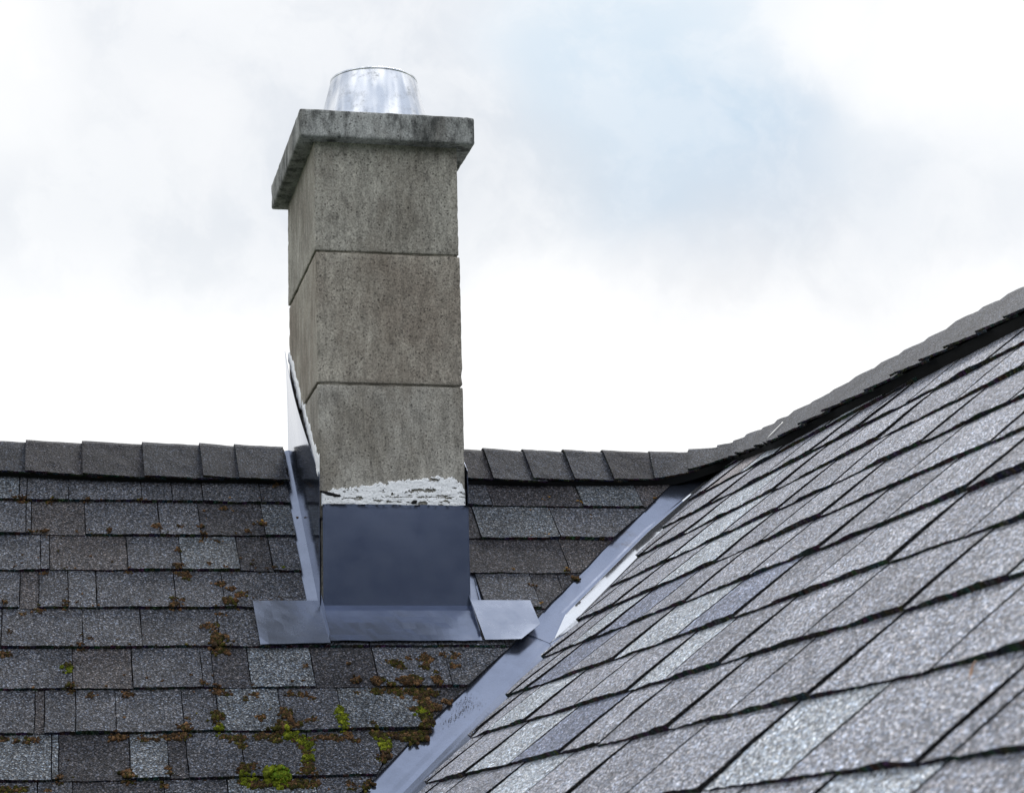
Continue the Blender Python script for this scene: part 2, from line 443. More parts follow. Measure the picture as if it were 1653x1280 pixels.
for k in range(0, 13):
    s0, s1 = SL[k], SL[k + 1]
    if s1 > 1.88: break
    lo = lambda s: -4.6
    if k in LJ:
        j, keys = LJ[k]
        segs = rand_segs(-4.6, j[0], rnd)[:-1]
        segs.append((segs[-1][1] if segs else -4.6, j[0], T[keys[0]], keys[0] in 'lnm'))
        keys = keys[1:]
        nn = min(len(j) - 1, len(keys))
        segs += from_joints(j[:nn + 1], keys)
        last = j[nn]
        lim = -.0165 - .004 * (k / 4.) if k < 5 else None
        if k >= 5:
            segs += [(last, 1.2, T[keys[-1]] if k != 7 else T['d'], k == 6)]
            shingle_course(slopeL, PL, s0, s1, segs, lo, v_left, k * 7.1)
        else:
            segs.append((last, .0, T['m'], True))
            shingle_course(slopeL, PL, s0, s1, segs, lo, (lambda l: (lambda s: l))(lim), k * 7.1)
            j, keys = LR[k]
            shingle_course(slopeL, PL, s0, s1, from_joints(j, keys), (lambda k: (lambda s: .381 - (.025 if k < 3 else .012 if k == 3 else 0)))(k), v_left, k * 7.1 + 3)
    elif k == 0:
        shingle_course(slopeL, PL, s0, s1, rand_segs(-4.6, 0, rnd), lo, lambda s: -.018, k)
        shingle_course(slopeL, PL, s0, s1, rand_segs(.356, 1.2, rnd), lambda s: .356, v_left, k)
    else:
        shingle_course(slopeL, PL, s0, s1, rand_segs(-4.6, 1.2, rnd), lo, v_left, k * 7.1, step=.03)
# dark underlay sheet
slopeL.grid([[PL(-4.6, 0, -.003), PL(1.09, 0, -.003)], [PL(-4.6, 1.86, -.003), PL(-.42, 1.86, -.003)]], BLACK)
slopeL.build('roof_slope', M_shingle, house)['label'] = 'dark shingle slope facing the viewer, dotted with moss'

# ---- wing roof, side facing left
SR = [.2628 + .143 * k for k in range(-2, 14)]      # index i -> SR[i]; band k ends at SR[k+2]
RJ = {1: [.071, .285, .629, .985, 1.225, 1.412, 1.472, 1.689, 1.998], 2: [.437, .761, 1.122, 1.3, 1.501, 1.786, 2.097],
      3: [.40, .599, .956, 1.286, 1.598, 1.84, 2.196, 2.488], 4: [.656, .942, 1.221, 1.563, 1.799, 2.052, 2.344, 2.633],
      5: [.80, .977, 1.189, 1.47, 1.703, 2.018, 2.309, 2.534, 2.777], 6: [.93, 1.07, 1.351, 1.65, 1.989, 2.242, 2.509, 2.772, 2.985],
      7: [1.02, 1.166, 1.47, 1.785, 2.074, 2.252, 2.481, 2.772, 3.053], 8: [1.159, 1.482, 1.796, 2.089, 2.288, 2.587, 2.806, 3.053, 3.344],
      9: [1.26, 1.483, 1.875, 2.167, 2.439, 2.741, 3.02, 3.258, 3.553, 3.608], 10: [1.40, 1.72, 2.05, 2.33, 2.62, 2.9, 3.15, 3.375, 3.598, 3.85]}
RK = {1: 'nmnmnmnmnm', 2: 'mnlnmnmn', 3: 'nmnlnmnml', 4: 'mnnlmnmnm', 5: 'nmlBmnmmnl', 6: 'mnBmlBmnmn', 7: 'mnlmnlmnmn', 8: 'mnlBnmnmnn', 9: 'mnmlnmnlnmn', 10: 'mnnmlnmnlmn'}
vt_s = [0, .279, .479, .641, .785, .926, 1.063, 1.224, 1.374, 2.1]
vt_t = [-.05, .165, .340, .510, .630, .735, .838, 1.010, 1.120, 1.72]
def v_right(s):
    k = (s - .2628) / .143; fr = k - math.floor(k)
    return interp(s, vt_s, vt_t) - .012 * fr + .007 + .004 * fbm(s * 30, 8.3)
slopeR = MB()
rnd = random.Random(5)
for k in range(-1, 13):
    if k + 2 >= len(SR) or SR[k + 2] > 2.03: break
    s0, s1 = SR[k + 1], SR[k + 2]
    if k in RJ:
        j = RJ[k]; keys = RK[k]
        keys = (keys * 2)[:len(j) + 1]
        segs = [(-.2, j[0], T[keys[0]], True)]
        segs += [(j[i], j[i + 1], T[keys[i + 1]], (i + k) % 2 == 0) + ((1,) if (k == 8 and i == 3) else ()) for i in range(len(j) - 1)]
        segs += rand_segs(j[-1], 5.6, rnd, 'mnlnm', (.2, .3))
        step = .012
    else:
        segs = rand_segs(-.2, 5.6, rnd, 'mnlnmb', (.2, .3)); step = .03
    segs = [((a0, a1, tuple(x * y for x, y in zip(tn, (3.05, 3.02, 2.98))), r_) + tuple(ex)) for (a0, a1, tn, r_, *ex) in segs]  # same asphalt as the main slope, its lit look painted into the tones
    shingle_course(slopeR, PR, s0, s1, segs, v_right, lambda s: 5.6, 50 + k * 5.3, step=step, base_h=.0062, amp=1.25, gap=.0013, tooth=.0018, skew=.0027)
slopeR.grid([[PR(.13, 0, -.0036), PR(5.6, 0, -.0036)], [PR(1.80, 2.0, -.0036), PR(5.6, 2.0, -.0036)]], BLACK, True)
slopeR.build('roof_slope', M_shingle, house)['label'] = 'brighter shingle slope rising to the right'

# ---- far slopes (hidden from the photograph's place)
bs = MB(); rnd = random.Random(8)
for k in range(0, 12):
    s0, s1 = SL[k], SL[k + 1]
    shingle_course(bs, PB, s0, s1, rand_segs(-4.6, 3.3, rnd), lambda s: -4.6, lambda s: 1.18 + .96 * s, k * 3.3, step=.08)
bs.build('roof_slope', M_shingle, house)
es = MB()
for k in range(0, 13):
    s0, s1 = SL[k], SL[k + 1]
    shingle_course(es, PE, s0, s1, rand_segs(-2.0, 5.6, rnd), lambda s: -.775 * s / 1.0 - 0.02, lambda s: 5.6, k * 3.1, step=.08)
es.build('roof_slope', M_shingle, house)

# ---- walls under the roofs (two solid wings, gable ends)
def wing(pts2, axis, a0, a1, name):
    bm = bmesh.new(); rings = []
    for a in (a0, a1):
        rings.append([bm.verts.new((a, p[0], p[1]) if axis == 'x' else (p[0], a, p[1])) for p in pts2])
    n = len(pts2)
    for i in range(n): bm.faces.new((rings[0][i], rings[0][(i + 1) % n], rings[1][(i + 1) % n], rings[1][i]))
    bm.faces.new(rings[0][::-1]); bm.faces.new(rings[1])
    bmesh.ops.recalc_face_normals(bm, faces=bm.faces)
    me = bpy.data.meshes.new(name); bm.to_mesh(me); bm.free()
    return link(name, me, M_wall, house)
dz = .05
wing([(-1.2, -5.7), (1.2, -5.7), (1.2, -1.085 - dz), (0, -dz), (-1.2, -1.085 - dz)], 'x', -4.35, 1.0, 'wall')
wing([(-.12, -5.7), (2.48, -5.7), (2.48, -1.06 - dz), (1.18, -dz), (-.12, -1.06 - dz)], 'y', -5.35, 1.15, 'wall')

# ------------------------------------------------------------------ valley flashing
def sheet(name, faces_pts, mat, parent, thick=.0011, smooth=False, label=None, bevel=0):
    """faces_pts: list of grids (rows of points) welded into one sheet with a real thickness"""
    bm = bmesh.new()
    for g in faces_pts:
        vs = [[bm.verts.new(p) for p in r] for r in g]
        for i in range(len(vs) - 1):
            for j in range(len(vs[0]) - 1):
                q = [vs[i][j], vs[i][j + 1], vs[i + 1][j + 1], vs[i + 1][j]]
                try: bm.faces.new(q)
                except ValueError: pass
    bmesh.ops.remove_doubles(bm, verts=bm.verts, dist=2e-4)
    bmesh.ops.recalc_face_normals(bm, faces=bm.faces)
    bmesh.ops.solidify(bm, geom=bm.faces[:], thickness=thick)
    me = bpy.data.meshes.new(name); bm.to_mesh(me); bm.free()
    o = link(name, me, mat, parent, smooth)
    if label: o['label'] = label
    return o
def crease(s): return 1.1455 - .807 * s             # x of the valley line at distance s down the main slope
vp0 = np.array([1.14546, 0, 0.0]); vd = np.array([-.62787, -.57731, -.52201])
def vpt(w): return vp0 + vd * w
upL = np.array([0, ca, sa]); nL = np.array([0, -sa, ca])
xL = np.array([-1, 0, 0])
def valley_sheet(w0, w1, h, ribh, tilt, label):
    rows = []
    n = 40
    for i in range(n + 1):
        w = w0 + (w1 - w0) * i / n
        c = vpt(w)
        # left leg runs perpendicular to the valley in the main slope, right leg in the wing slope
        dl = np.cross(nL, vd); dl /= np.linalg.norm(dl); dl *= -1 if dl[0] > 0 else 1
        dr = np.cross(NR, vd); dr /= np.linalg.norm(dr); dr *= -1 if dr[1] > 0 else 1
        wob = .0015 * fbm(w * 4, 1.7); rise = .05
        k_ = min(1, w / .45)
        if tilt > 0:      # upper sheet: flattened pan at the bottom of the valley with a small rib on its left
            g = 1 - min(1, max(0, (w - .90) / .10)); dl_, dr_ = dl * max(g, .04), dr * max(g, .04)
            row = [c + dl * .24 * k_ + nL * (h - .001), c + dl * .12 * k_ + nL * (h + wob), c + dl_ * .036 * k_ + nL * h, c + dl_ * .030 * k_ + nL * (h + .0010 * g),
                   c + dl_ * .024 * k_ + nL * h, c + dr_ * .026 * k_ + NR * h, c + dr * .10 * k_ + NR * (h + .0002), c + dr * .22 * k_ + NR * (h + .0004)]
        else:
            row = [c + dl * .24 * k_ + nL * (h - .001), c + dl * .12 * k_ + nL * (h + wob), c + dl * .024 * k_ + nL * h, c + dl * .012 * k_ + nL * (h + ribh * .45),
                   c + nL * h, c + dr * .05 * k_ + NR * h, c + dr * .10 * k_ + NR * (h + .0002), c + dr * .22 * k_ + NR * (h + .0004)]
        rows.append([tuple(map(float, p)) for p in row])
    return rows
valley = empty('valley_flashing', tuple(vpt(0.9)))
bpy.context.view_layer.update()
valley.parent = house; valley.matrix_parent_inverse = house.matrix_world.inverted()
bpy.context.view_layer.update()
sheet('metal_sheet', [valley_sheet(.05, 1.02, -.0008, .004, .001, '')], [M_valley, M_glint], valley, .0008)
sheet('metal_sheet', [valley_sheet(.90, 2.35, -.0018, .001, -.0005, '')], [M_valley, M_glint], valley, .0008)
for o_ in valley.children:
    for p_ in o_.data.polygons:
        if abs(p_.normal.x) > .2: p_.material_index = 1  # glint copy of the metal on faces tilted sideways

# ------------------------------------------------------------------ ridge caps
def cap_edge(F, Rr, B, us, lifts, name, parent, tones, seed, label, und=.0045):
    """F, Rr, B: functions u -> point for the near flange, the ridge and the far flange; us: exposed end of each piece"""
    mb = MB()
    vs = [0, .12, .3, .5, .7, .84, .93, 1.0, 1.07, 1.16, 1.35, 1.6, 2.0]
    for i in range(len(us) - 1):
        u0, u1 = us[i], us[i + 1] + (us[i + 1] - us[i]) * .35
        n = max(6, int((u1 - u0) / .012)); n = min(n, 24)
        tn = tone_var(tones[i % len(tones)], .08)
        top, bot = [], []
        hl = lifts + random.uniform(-.0015, .002)
        jit = random.uniform(-.004, .004)
        for j in range(n + 1):
            q = j / n; u = u0 + (u1 - u0) * q
            f, r, b = np.array(F(u)), np.array(Rr(u)), np.array(B(u))
            nf = np.cross(np.array(Rr(u + .01)) - np.array(Rr(u - .01)), f - r); nf /= np.linalg.norm(nf)
            if nf[2] < 0: nf = -nf
            nb = np.cross(np.array(Rr(u + .01)) - np.array(Rr(u - .01)), b - r); nb /= np.linalg.norm(nb)
            if nb[2] < 0: nb = -nb
            up = nf + nb; up /= np.linalg.norm(up)
            h = hl * (1 - q) ** 1.0 + .0008
            rt, rb = [], []
            for v in vs:
                if v <= 1: p = f + (r - f) * v; nn = nf * (1 - max(0, (v - .84) / .16)) + up * max(0, (v - .84) / .16)
                else: w = v - 1; p = r + (b - r) * w; nn = up * max(0, 1 - w / .16) + nb * min(1, w / .16)
                nn = nn / np.linalg.norm(nn)
                rd_ = -.010 * math.exp(-((v - 1) / .07) ** 2)             # rounded over the ridge
                if v == 0: p = p + (f - r) / np.linalg.norm(f - r) * (jit + .0022 * fbm(u * 40, seed + i) + .0012 * fbm(u * 120, seed + i))
                w_ = .0012 * fbm(u * 18, v * 4 + i, seed)
                droop = -.004 * max(0, 1 - v / .3) * (1 - q) * random.uniform(.6, 1.1) if v < .3 else 0
                pt = p + nn * (h + w_ + rd_)
                rt.append(tuple(pt)); rb.append(tuple(pt - nn * und))
            top.append(rt); bot.append(rb)
        mb.grid(top, tn, True)
        mb.grid(bot, BLACK)
        ed = lambda a, b_: tuple(x * random.uniform(.5, 1.8) for x in (.026, .025, .025))
        mb.grid([[t[0] for t in top], [t[0] for t in bot]], ed)
        mb.grid([top[0], bot[0]], ed)
        mb.grid([top[-1], bot[-1]], BLACK)
    o = mb.build(name, M_shingle, parent)
    o['label'] = label
    return o
# left stretch of the main ridge, up to the chimney
def Fl(u): return PL(u, interp(u, [-.7, -.4, 0, .43, .8], [.142, .160, .160, .148, .145]), .022)
def Rl(u): return (u, -.004, .022)
def Bl(u): return PB(u, .145, .012)
usL = [-4.6]
while usL[-1] < -.80: usL.append(usL[-1] + .142)
usL = [u + (-.631 - .142 - usL[-1]) for u in usL] + [-.631, -.499, -.356, -.218, -.133, -.019]
def clampf(F, m): return lambda u: F(min(u, m))
cap_edge(clampf(Fl, -.012), clampf(Rl, -.012), clampf(Bl, -.012), usL, .0065, 'ridge_cap', house,
         [tuple(x * y for x, y in zip(T[k], (.50, .52, .56))) for k in 'mmnmbe'], 3.0, 'row of ridge cap shingles left of the chimney')
# right of the chimney the caps turn the corner and climb along the wing ridge
ctrl = [  # u, near flange point, ridge point
    (.35, PL(.35, .150, .022), (.35, -.004, .022)), (.60, PL(.60, .149, .022), (.60, -.004, .022)), (.813, PL(.813, .146, .022), (.813, -.006, .022)),
    (.909, (.909, -.117, -.076), (.93, -.010, .022)), (.966, (.966, -.117, -.065), (1.00, -.015, .021)), (1.024, (1.024, -.12, -.045), (1.068, -.018, .026)),
    (1.11, PR(.119, .101, .02), (1.130, -.045, .038)), (1.34, PR(.351, .149, .02), PR(.21, -.008, .021)),
    (1.52, PR(.56, .192, .024), PR(.42, .012, .021)), (1.70, PR(.70, .238, .029), PR(.66, .015, .021)),
    (1.89, PR(.89, .243, .030), PR(.86, .016, .021)), (2.03, PR(1.03, .243, .030), PR(1.033, .026, .021)),
    (2.30, PR(1.30, .262, .030), PR(1.30, .042, .021)), (2.55, PR(1.55, .272, .030), PR(1.53, .047, .021)),
    (2.84, PR(1.84, .288, .030), PR(1.80, .070, .021)), (3.02, PR(2.02, .305, .030), PR(2.02, .078, .021)), (6.6, PR(5.6, .34, .030), PR(5.6, .11, .021))]
cu = [c[0] for c in ctrl]
def curve(idx):
    P_ = np.array([c[idx] for c in ctrl], float)
    def raw(u): return np.array([np.interp(u, cu, P_[:, k]) for k in range(3)])
    def f(u):
        w = np.zeros(3); tot = 0
        for o_, k in ((-.05, 1), (-.025, 2), (0, 3), (.025, 2), (.05, 1)):
            w += raw(min(max(u + o_, .35), 6.6)) * k; tot += k
        return w / tot
    return f
Fc, Rc = curve(1), curve(2)
def Bc(u):
    r = Rc(u); t = Rc(u + .02) - Rc(u - .02); t[2] = 0; t /= np.linalg.norm(t)
    o = np.array([-t[1], t[0], 0])
    return r + o * .115 + np.array([0, 0, -.105])
usR = [.375, .489, .591, .696, .797, .903, .991, 1.075, 1.15, 1.235, 1.34, 1.45, 1.56, 1.66, 1.78, 1.90, 2.03, 2.157, 2.289, 2.43, 2.56, 2.68, 2.81, 2.94]
while usR[-1] < 6.4: usR.append(usR[-1] + .142)
cap_edge(Fc, Rc, Bc, usR, .0075, 'ridge_cap', house, [tuple(x * y for x, y in zip(T[k], (.52, .54, .58))) for k in 'bmmnem'] + [tuple(x * y for x, y in zip(T[k], (.60, .62, .65))) for k in 'nmnnmnmnnmmnnmnmnnmmnmnmnmnnmnmnmnnnmnm'], 9.0,
         'ridge cap shingles curving from the main ridge up the right-hand ridge')
# dark vent strip that carries the caps
mb = MB()
def strip(Ff, Rf, us_, nrmf):
    rows = []
    for u in us_:
        f_, r_ = np.array(Ff(u), float), np.array(Rf(u), float); d_ = (r_ - f_) / np.linalg.norm(r_ - f_)
        n_ = np.array(nrmf(u), float)
        a_ = f_ + d_ * .007 - n_ * .0048
        rows.append([tuple(a_ - n_ * interp(u, [1.0, 1.3, 1.7], [.024, .022, .029])), tuple(a_), tuple(r_ - np.array((0, 0, .018)))])
    mb.grid(rows, BLACK, True)
strip(Fl, Rl, np.linspace(-4.6, -.03, 120), lambda u: nL)
strip(Fc, Rc, np.linspace(.37, 6.5, 300), lambda u: nL if u < .95 else (nL * (1 - min(1, (u - .95) / .25)) + NR * min(1, (u - .95) / .25)))
mb.build('ridge_vent', M_soot, house)

# ------------------------------------------------------------------ chimney
chim = tag(empty('chimney', (W / 2, -.25, -.45)), 'tall square chimney of pale concrete blocks with metal flue, straddling the ridge', 'chimney')
bpy.context.view_layer.update()
def rough_box(x0, x1, y0, y1, z0, z1, name, mat, parent, amp=.0016, bev=.004, seed=0, step=.02, chips=0.0):
    bm = bmesh.new()
    bmesh.ops.create_cube(bm, size=1)
    for v in bm.verts:
        v.co = Vector(((x0 + x1) / 2 + v.co.x * (x1 - x0), (y0 + y1) / 2 + v.co.y * (y1 - y0), (z0 + z1) / 2 + v.co.z * (z1 - z0)))
    bmesh.ops.bevel(bm, geom=bm.edges[:], offset=bev, segments=2, affect='EDGES', profile=.5)
    L_ = max(x1 - x0, y1 - y0, z1 - z0)
    for _ in range(5):
        es_ = [e for e in bm.edges if e.calc_length() > step]
        if not es_: break
        bmesh.ops.subdivide_edges(bm, edges=es_, cuts=1, use_grid_fill=True)
    bm.normal_update()
    for v in bm.verts:
        c = v.co
        near = sum(1 for a, b_ in ((c.x, (x0, x1)), (c.y, (y0, y1)), (c.z, (z0, z1))) if min(abs(a - b_[0]), abs(a - b_[1])) < bev * 1.5)
        k = amp * fbm(c.x * 30 + seed, c.y * 30, c.z * 30, 4)
        if near >= 2: k -= chips * max(0, fbm(c.x * 60 + seed, c.y * 60, c.z * 60) - .15)
        v.co = c + v.normal * k
    bmesh.ops.triangulate(bm, faces=[f_ for f_ in bm.faces if len(f_.verts) > 4])
    me = bpy.data.meshes.new(name); bm.to_mesh(me); bm.free()
    return link(name, me, mat, parent, True)
stack = rough_box(.0125, W - .004, YF + .0042, -.004, -.70, ZC + .004, 'stack', M_mortar, chim, amp=.003, bev=.002, seed=2, step=.03)
bpy.context.view_layer.update()
blocks = [(.002, .3375, .3755, ZC + .002, 0, 2, 0.0), (.0045, .3395, .0665, .3705, 1, 5, -.001), (.0072, .3405, -.2435, .0615, 2, 8, .001), (.012, .342, -.5535, -.2485, 0, 4, 0)]
for x0, x1, z0, z1, mi, sd_, dy in blocks:
    rough_box(x0, x1, YF + dy, .0015 + dy, z0, z1, 'block', M_block[mi], stack, amp=.0006, bev=.0022, seed=sd_, step=.012, chips=.003)
rough_box(-.0359, W + .0359, YF - .0334, .0015 + .0334, ZC, ZC + TC, 'cap', M_cap, chim, amp=.0008, bev=.005, seed=20, step=.012, chips=.003)['label'] = 'weathered concrete slab cap, stained black and grey'
# flue: tapering steel cone with a rolled rim
def lathe(profile, name, mat, parent, c, seg=72, smooth=True):
    bm = bmesh.new(); rings = []
    for r, z in profile: rings.append([bm.verts.new((c[0] + r * math.cos(2 * math.pi * i / seg), c[1] + r * math.sin(2 * math.pi * i / seg), z)) for i in range(seg)])
    for a, b_ in zip(rings, rings[1:]):
        for i in range(seg): bm.faces.new((a[i], a[(i + 1) % seg], b_[(i + 1) % seg], b_[i]))
    bmesh.ops.recalc_face_normals(bm, faces=bm.faces)
    me = bpy.data.meshes.new(name); bm.to_mesh(me); bm.free()
    return link(name, me, mat, parent, smooth)
fc = (W / 2 + .0145, -.25)
zt = ZC + TC
flue = lathe([(.150, zt - .004), (.149, zt + .004), (.1465, zt + .010), (.128, .795), (.1060, .882), (.1050, .884)], 'flue', M_flue, chim, fc)
flue['label'] = 'tapering galvanized steel flue cone'
bpy.context.view_layer.update()
lathe([(.1050, .8775), (.1072, .879), (.1078, .8815), (.1073, .884), (.1055, .8850), (.1030, .8842), (.1020, .881), (.1005, .80), (.1005, .72)], 'rim', M_flue, flue, fc)
lathe([(.100, .71), (.0985, .850), (.0, .854)], 'liner', M_soot, flue, fc)
lathe([(.1525, zt - .002), (.1535, zt + .006), (.1505, zt + .0095), (.1475, zt + .0095)], 'collar', M_flue, flue, fc)
# ---- flashing round the foot of the chimney
def zroof(y): return y * math.tan(A)
ya = YF - .0085
zb = zroof(ya) + .018
# apron: upstand on the front face, bend, flange on the shingles
nx = 24
up_rows = []
for i in range(13):
    z = -.213 + (zb + .213) * i / 12
    up_rows.append([(.0145 + (.3440 - .0145) * j / nx, ya - .0012 * math.sin(math.pi * j / nx) * math.sin(math.pi * i / 12) + (.002 if i == 0 else 0) * 0, z + (.0015 * fbm(j * .4, 2.2) if i == 0 else 0)) for j in range(nx + 1)])
fl_rows = [up_rows[-1]]
s_b = -ya / ca
for i in range(1, 7):
    s = .672 + (.806 - .672) * i / 6
    h = .0165 - .001 * i / 6 + (.001 if i == 6 else 0)
    fl_rows.append([PL(.0145 + (.3440 - .0145) * j / nx + (.004 * i / 6) * (1 if j > nx / 2 else .2), s + (.0012 * fbm(j * .3, 6.6) if i == 6 else 0), h + .0012 * fbm(j * .25, i * .4, 5)) for j in range(nx + 1)])
sheet('apron_flashing', [up_rows, fl_rows], M_apron, chim, .001, label='dark blue metal apron across the front foot of the chimney')
def side_plate(x, sgn, back=.004, lean=.010):
    """upstand plate against one side of the stack with a tapering fin past the corner"""
    rows = []
    n = 36
    y_f = ya - .0015
    for i in range(n + 1):
        y = back + (y_f - back) * i / n
        zt_ = .256 + .795 * y
        if sgn > 0: zt_ = .25 + .755 * y
        zlo = zroof(y) + .010
        xb = x if sgn > 0 else x - .006 * (1 - i / n)
        q = i / n
        out = -sgn * 0
        bow = lean * (.35 * (1 - q) + math.sin(math.pi * min(1, .12 + q * .9)))
        row = []
        for j in range(9):
            v = j / 8
            row.append((xb + sgn * (bow * v * v), y, zlo + (zt_ - zlo) * v))
        rows.append(row)
    fin = []
    for i in range(9):
        q = i / 8
        y = y_f + (-.597 - y_f) * q
        zlo = zroof(y) + .014
        ht = (.030) * (1 - q) + .020 * q
        xx = x + (.006 * q if sgn < 0 else .004 * q)
        fin.append([(xx, y, zlo), (xx + (.0015 if sgn < 0 else -.003), y, zlo + ht)])
    return rows, fin
rows, fin = side_plate(.0075, -1)
legL = [[PL(xx, s, hh) for xx, hh in ((-.055, -.0022), (-.020, -.0016), (-.010, .002), (.0095, .0075))] for s in np.linspace(-.005, .66, 30)]
pl = []
for i in range(8):
    q = i / 7; s = .652 + (.812 - .652) * q
    xl = -.139 + .003 * q
    pl.append([PL(xl + (.0125 + .002 * q - xl) * j / 8, s + (.006 * (1 - j / 8) if i == 7 else 0), .0145 + .0025 * q + .0012 * fbm(j * .3, i * .3, 2)) for j in range(9)])
sideL = sheet('side_flashing', [rows, fin], M_flash, chim, .001, label='side flashing upstand on the left face, top edge curling away from the blocks')
bpy.context.view_layer.update()
sheet('flange', [legL], M_flange, sideL, .001)
sheet('flange', [pl], M_flange, sideL, .001)
rows, fin = side_plate(.3450, 1, lean=.0005)
sideR = sheet('side_flashing', [rows, fin], M_apron, chim, .001, label='side flashing upstand on the right face seen edge-on')
bpy.context.view_layer.update()
legR = [[PL(xx, s, hh) for xx, hh in ((.3460, .0085), (.362, .003), (.378, -.0016), (.395, -.0022))] for s in np.linspace(-.005, .66, 30)]
sheet('flange', [legR], M_flange, sideR, .001)
prr = []
for i in range(9):
    q = i / 8; s = .652 + (.806 - .652) * q
    xr = .491 if s < .748 else .491 - (s - .748) * .97
    prr.append([PL(.3480 + .006 * q + (xr - .3540) * j / 8, s, .0155 + .003 * q + .002 * (j / 8) ** 2 * q) for j in range(9)])
sheet('flange', [prr], M_flange, sideR, .001, label='plate with a clipped corner reaching over the valley')

# ---- sealant
def sealant_front():
    mb = MB(); nx_, nz_ = 190, 44
    X = np.linspace(.0125, .3405, nx_ + 1); Zt = np.interp(X, [.0, .043, .075, .127, .165, .211, .268, .318, .332, .341], [-.186, -.179, -.173, -.166, -.160, -.153, -.149, -.150, -.163, -.184])
    def pt(i, j):
        x = X[j]; z0 = -.2165; z1 = Zt[j] + .007 * fbm(x * 60, 1.2) + .003 * fbm(x * 260, 4)
        v = i / nz_; z = z0 + (z1 - z0) * v
        th = .0024 + .0009 * fbm(x * 45, z * 90, 3) + (.0008 * fbm(x * 200, z * 300, 7))
        if i in (0, nz_) or j in (0, nx_): th = -.001
        return (x, YF + .001 - .0015 - max(th, -.001), z)
    P_ = [[pt(i, j) for j in range(nx_ + 1)] for i in range(nz_ + 1)]
    b = 0
    for r in P_: mb.v.extend(r)
    for i in range(nz_):
        for j in range(nx_):
            x, _, z = P_[i][j]
            hole = fbm(x * 26, z * 75, 12.0) > .46 or fbm(x * 90, z * 160, 2.0) > .62
            hole |= abs((z + .196) - .10 * (x - .17) * .1 - .003 * fbm(x * 20, 3.3)) < .0011 and fbm(x * 30, 9.1) > -.15 and x > .06
            hole |= ((x - .238) / .038) ** 2 + ((z + .180 - .04 * (x - .238)) / .0045) ** 2 < .9 + 1.6 * fbm(x * 60, z * 90, 4)
            hole |= ((x - .240) / .013) ** 2 + ((z + .209) / .005) ** 2 < 1 + .9 * fbm(x * 60, z * 90, 6)
            if hole: continue
            m_ = nx_ + 1
            mb.f.append((i * m_ + j, i * m_ + j + 1, (i + 1) * m_ + j + 1, (i + 1) * m_ + j)); mb.c.append((.7, .7, .7))
    return mb
o = sealant_front().build('sealant', M_seal, chim, True)
o['label'] = 'ragged band of whitish sealant across the front above the apron'
for cx_, cz_, a_, b_, rot_ in ((.030, -.189, .020, .0038, -.25), (.222, -.206, .008, .0042, .3), (.046, -.193, .010, .0036, -.1)):
    tarm = MB(); rows_ = []
    for i in range(7):
        v = i / 6 * math.pi
        row_ = []
        for j in range(17):
            u = j / 16 * 2 * math.pi
            rr_ = 1 + .45 * fbm(math.cos(u) * 2 + cx_ * 50, math.sin(u) * 2, i * .3)
            dx, dz_ = a_ * math.sin(v) * math.cos(u) * rr_, b_ * math.sin(v) * math.sin(u) * rr_
            row_.append((cx_ + dx * math.cos(rot_) - dz_ * math.sin(rot_), YF - .003 - .003 * math.cos(v), cz_ + dx * math.sin(rot_) + dz_ * math.cos(rot_)))
        rows_.append(row_)
    tarm.grid(rows_, BLACK)
    tarm.build('tar_scrap', M_soot, chim, True)
def sealant_side():
    mb = MB(); n = 150; m_ = 9; P_ = []
    for i in range(n + 1):
        y = .0 + (YF - .001) * i / n
        base = .238 + .785 * y - .004
        wd = interp(y, [-.5, -.47, -.4, -.2, -.05, 0], [.052, .046, .040, .040, .036, .022]) * (1 + .35 * fbm(y * 40, 2.5) + .2 * fbm(y * 150, 8))
        x_wall = interp(base, [-.25, .06, .0615, .37], [.0085, .0085, .0045, .0045])
        row = []
        for j in range(m_ + 1):
            v = j / m_
            th = .0035 + .0018 * fbm(y * 60, v * 3, 5)
            if j in (0, m_) or i in (0, n): th = -.001
            row.append((x_wall - max(th, -.001), y, base + wd * v))
        P_.append(row)
    mb.grid(P_, (.7, .7, .7))
    return mb
sealant_side().build('sealant', M_seal, chim, True)['label'] = 'slanting white sealant strip on the left face'

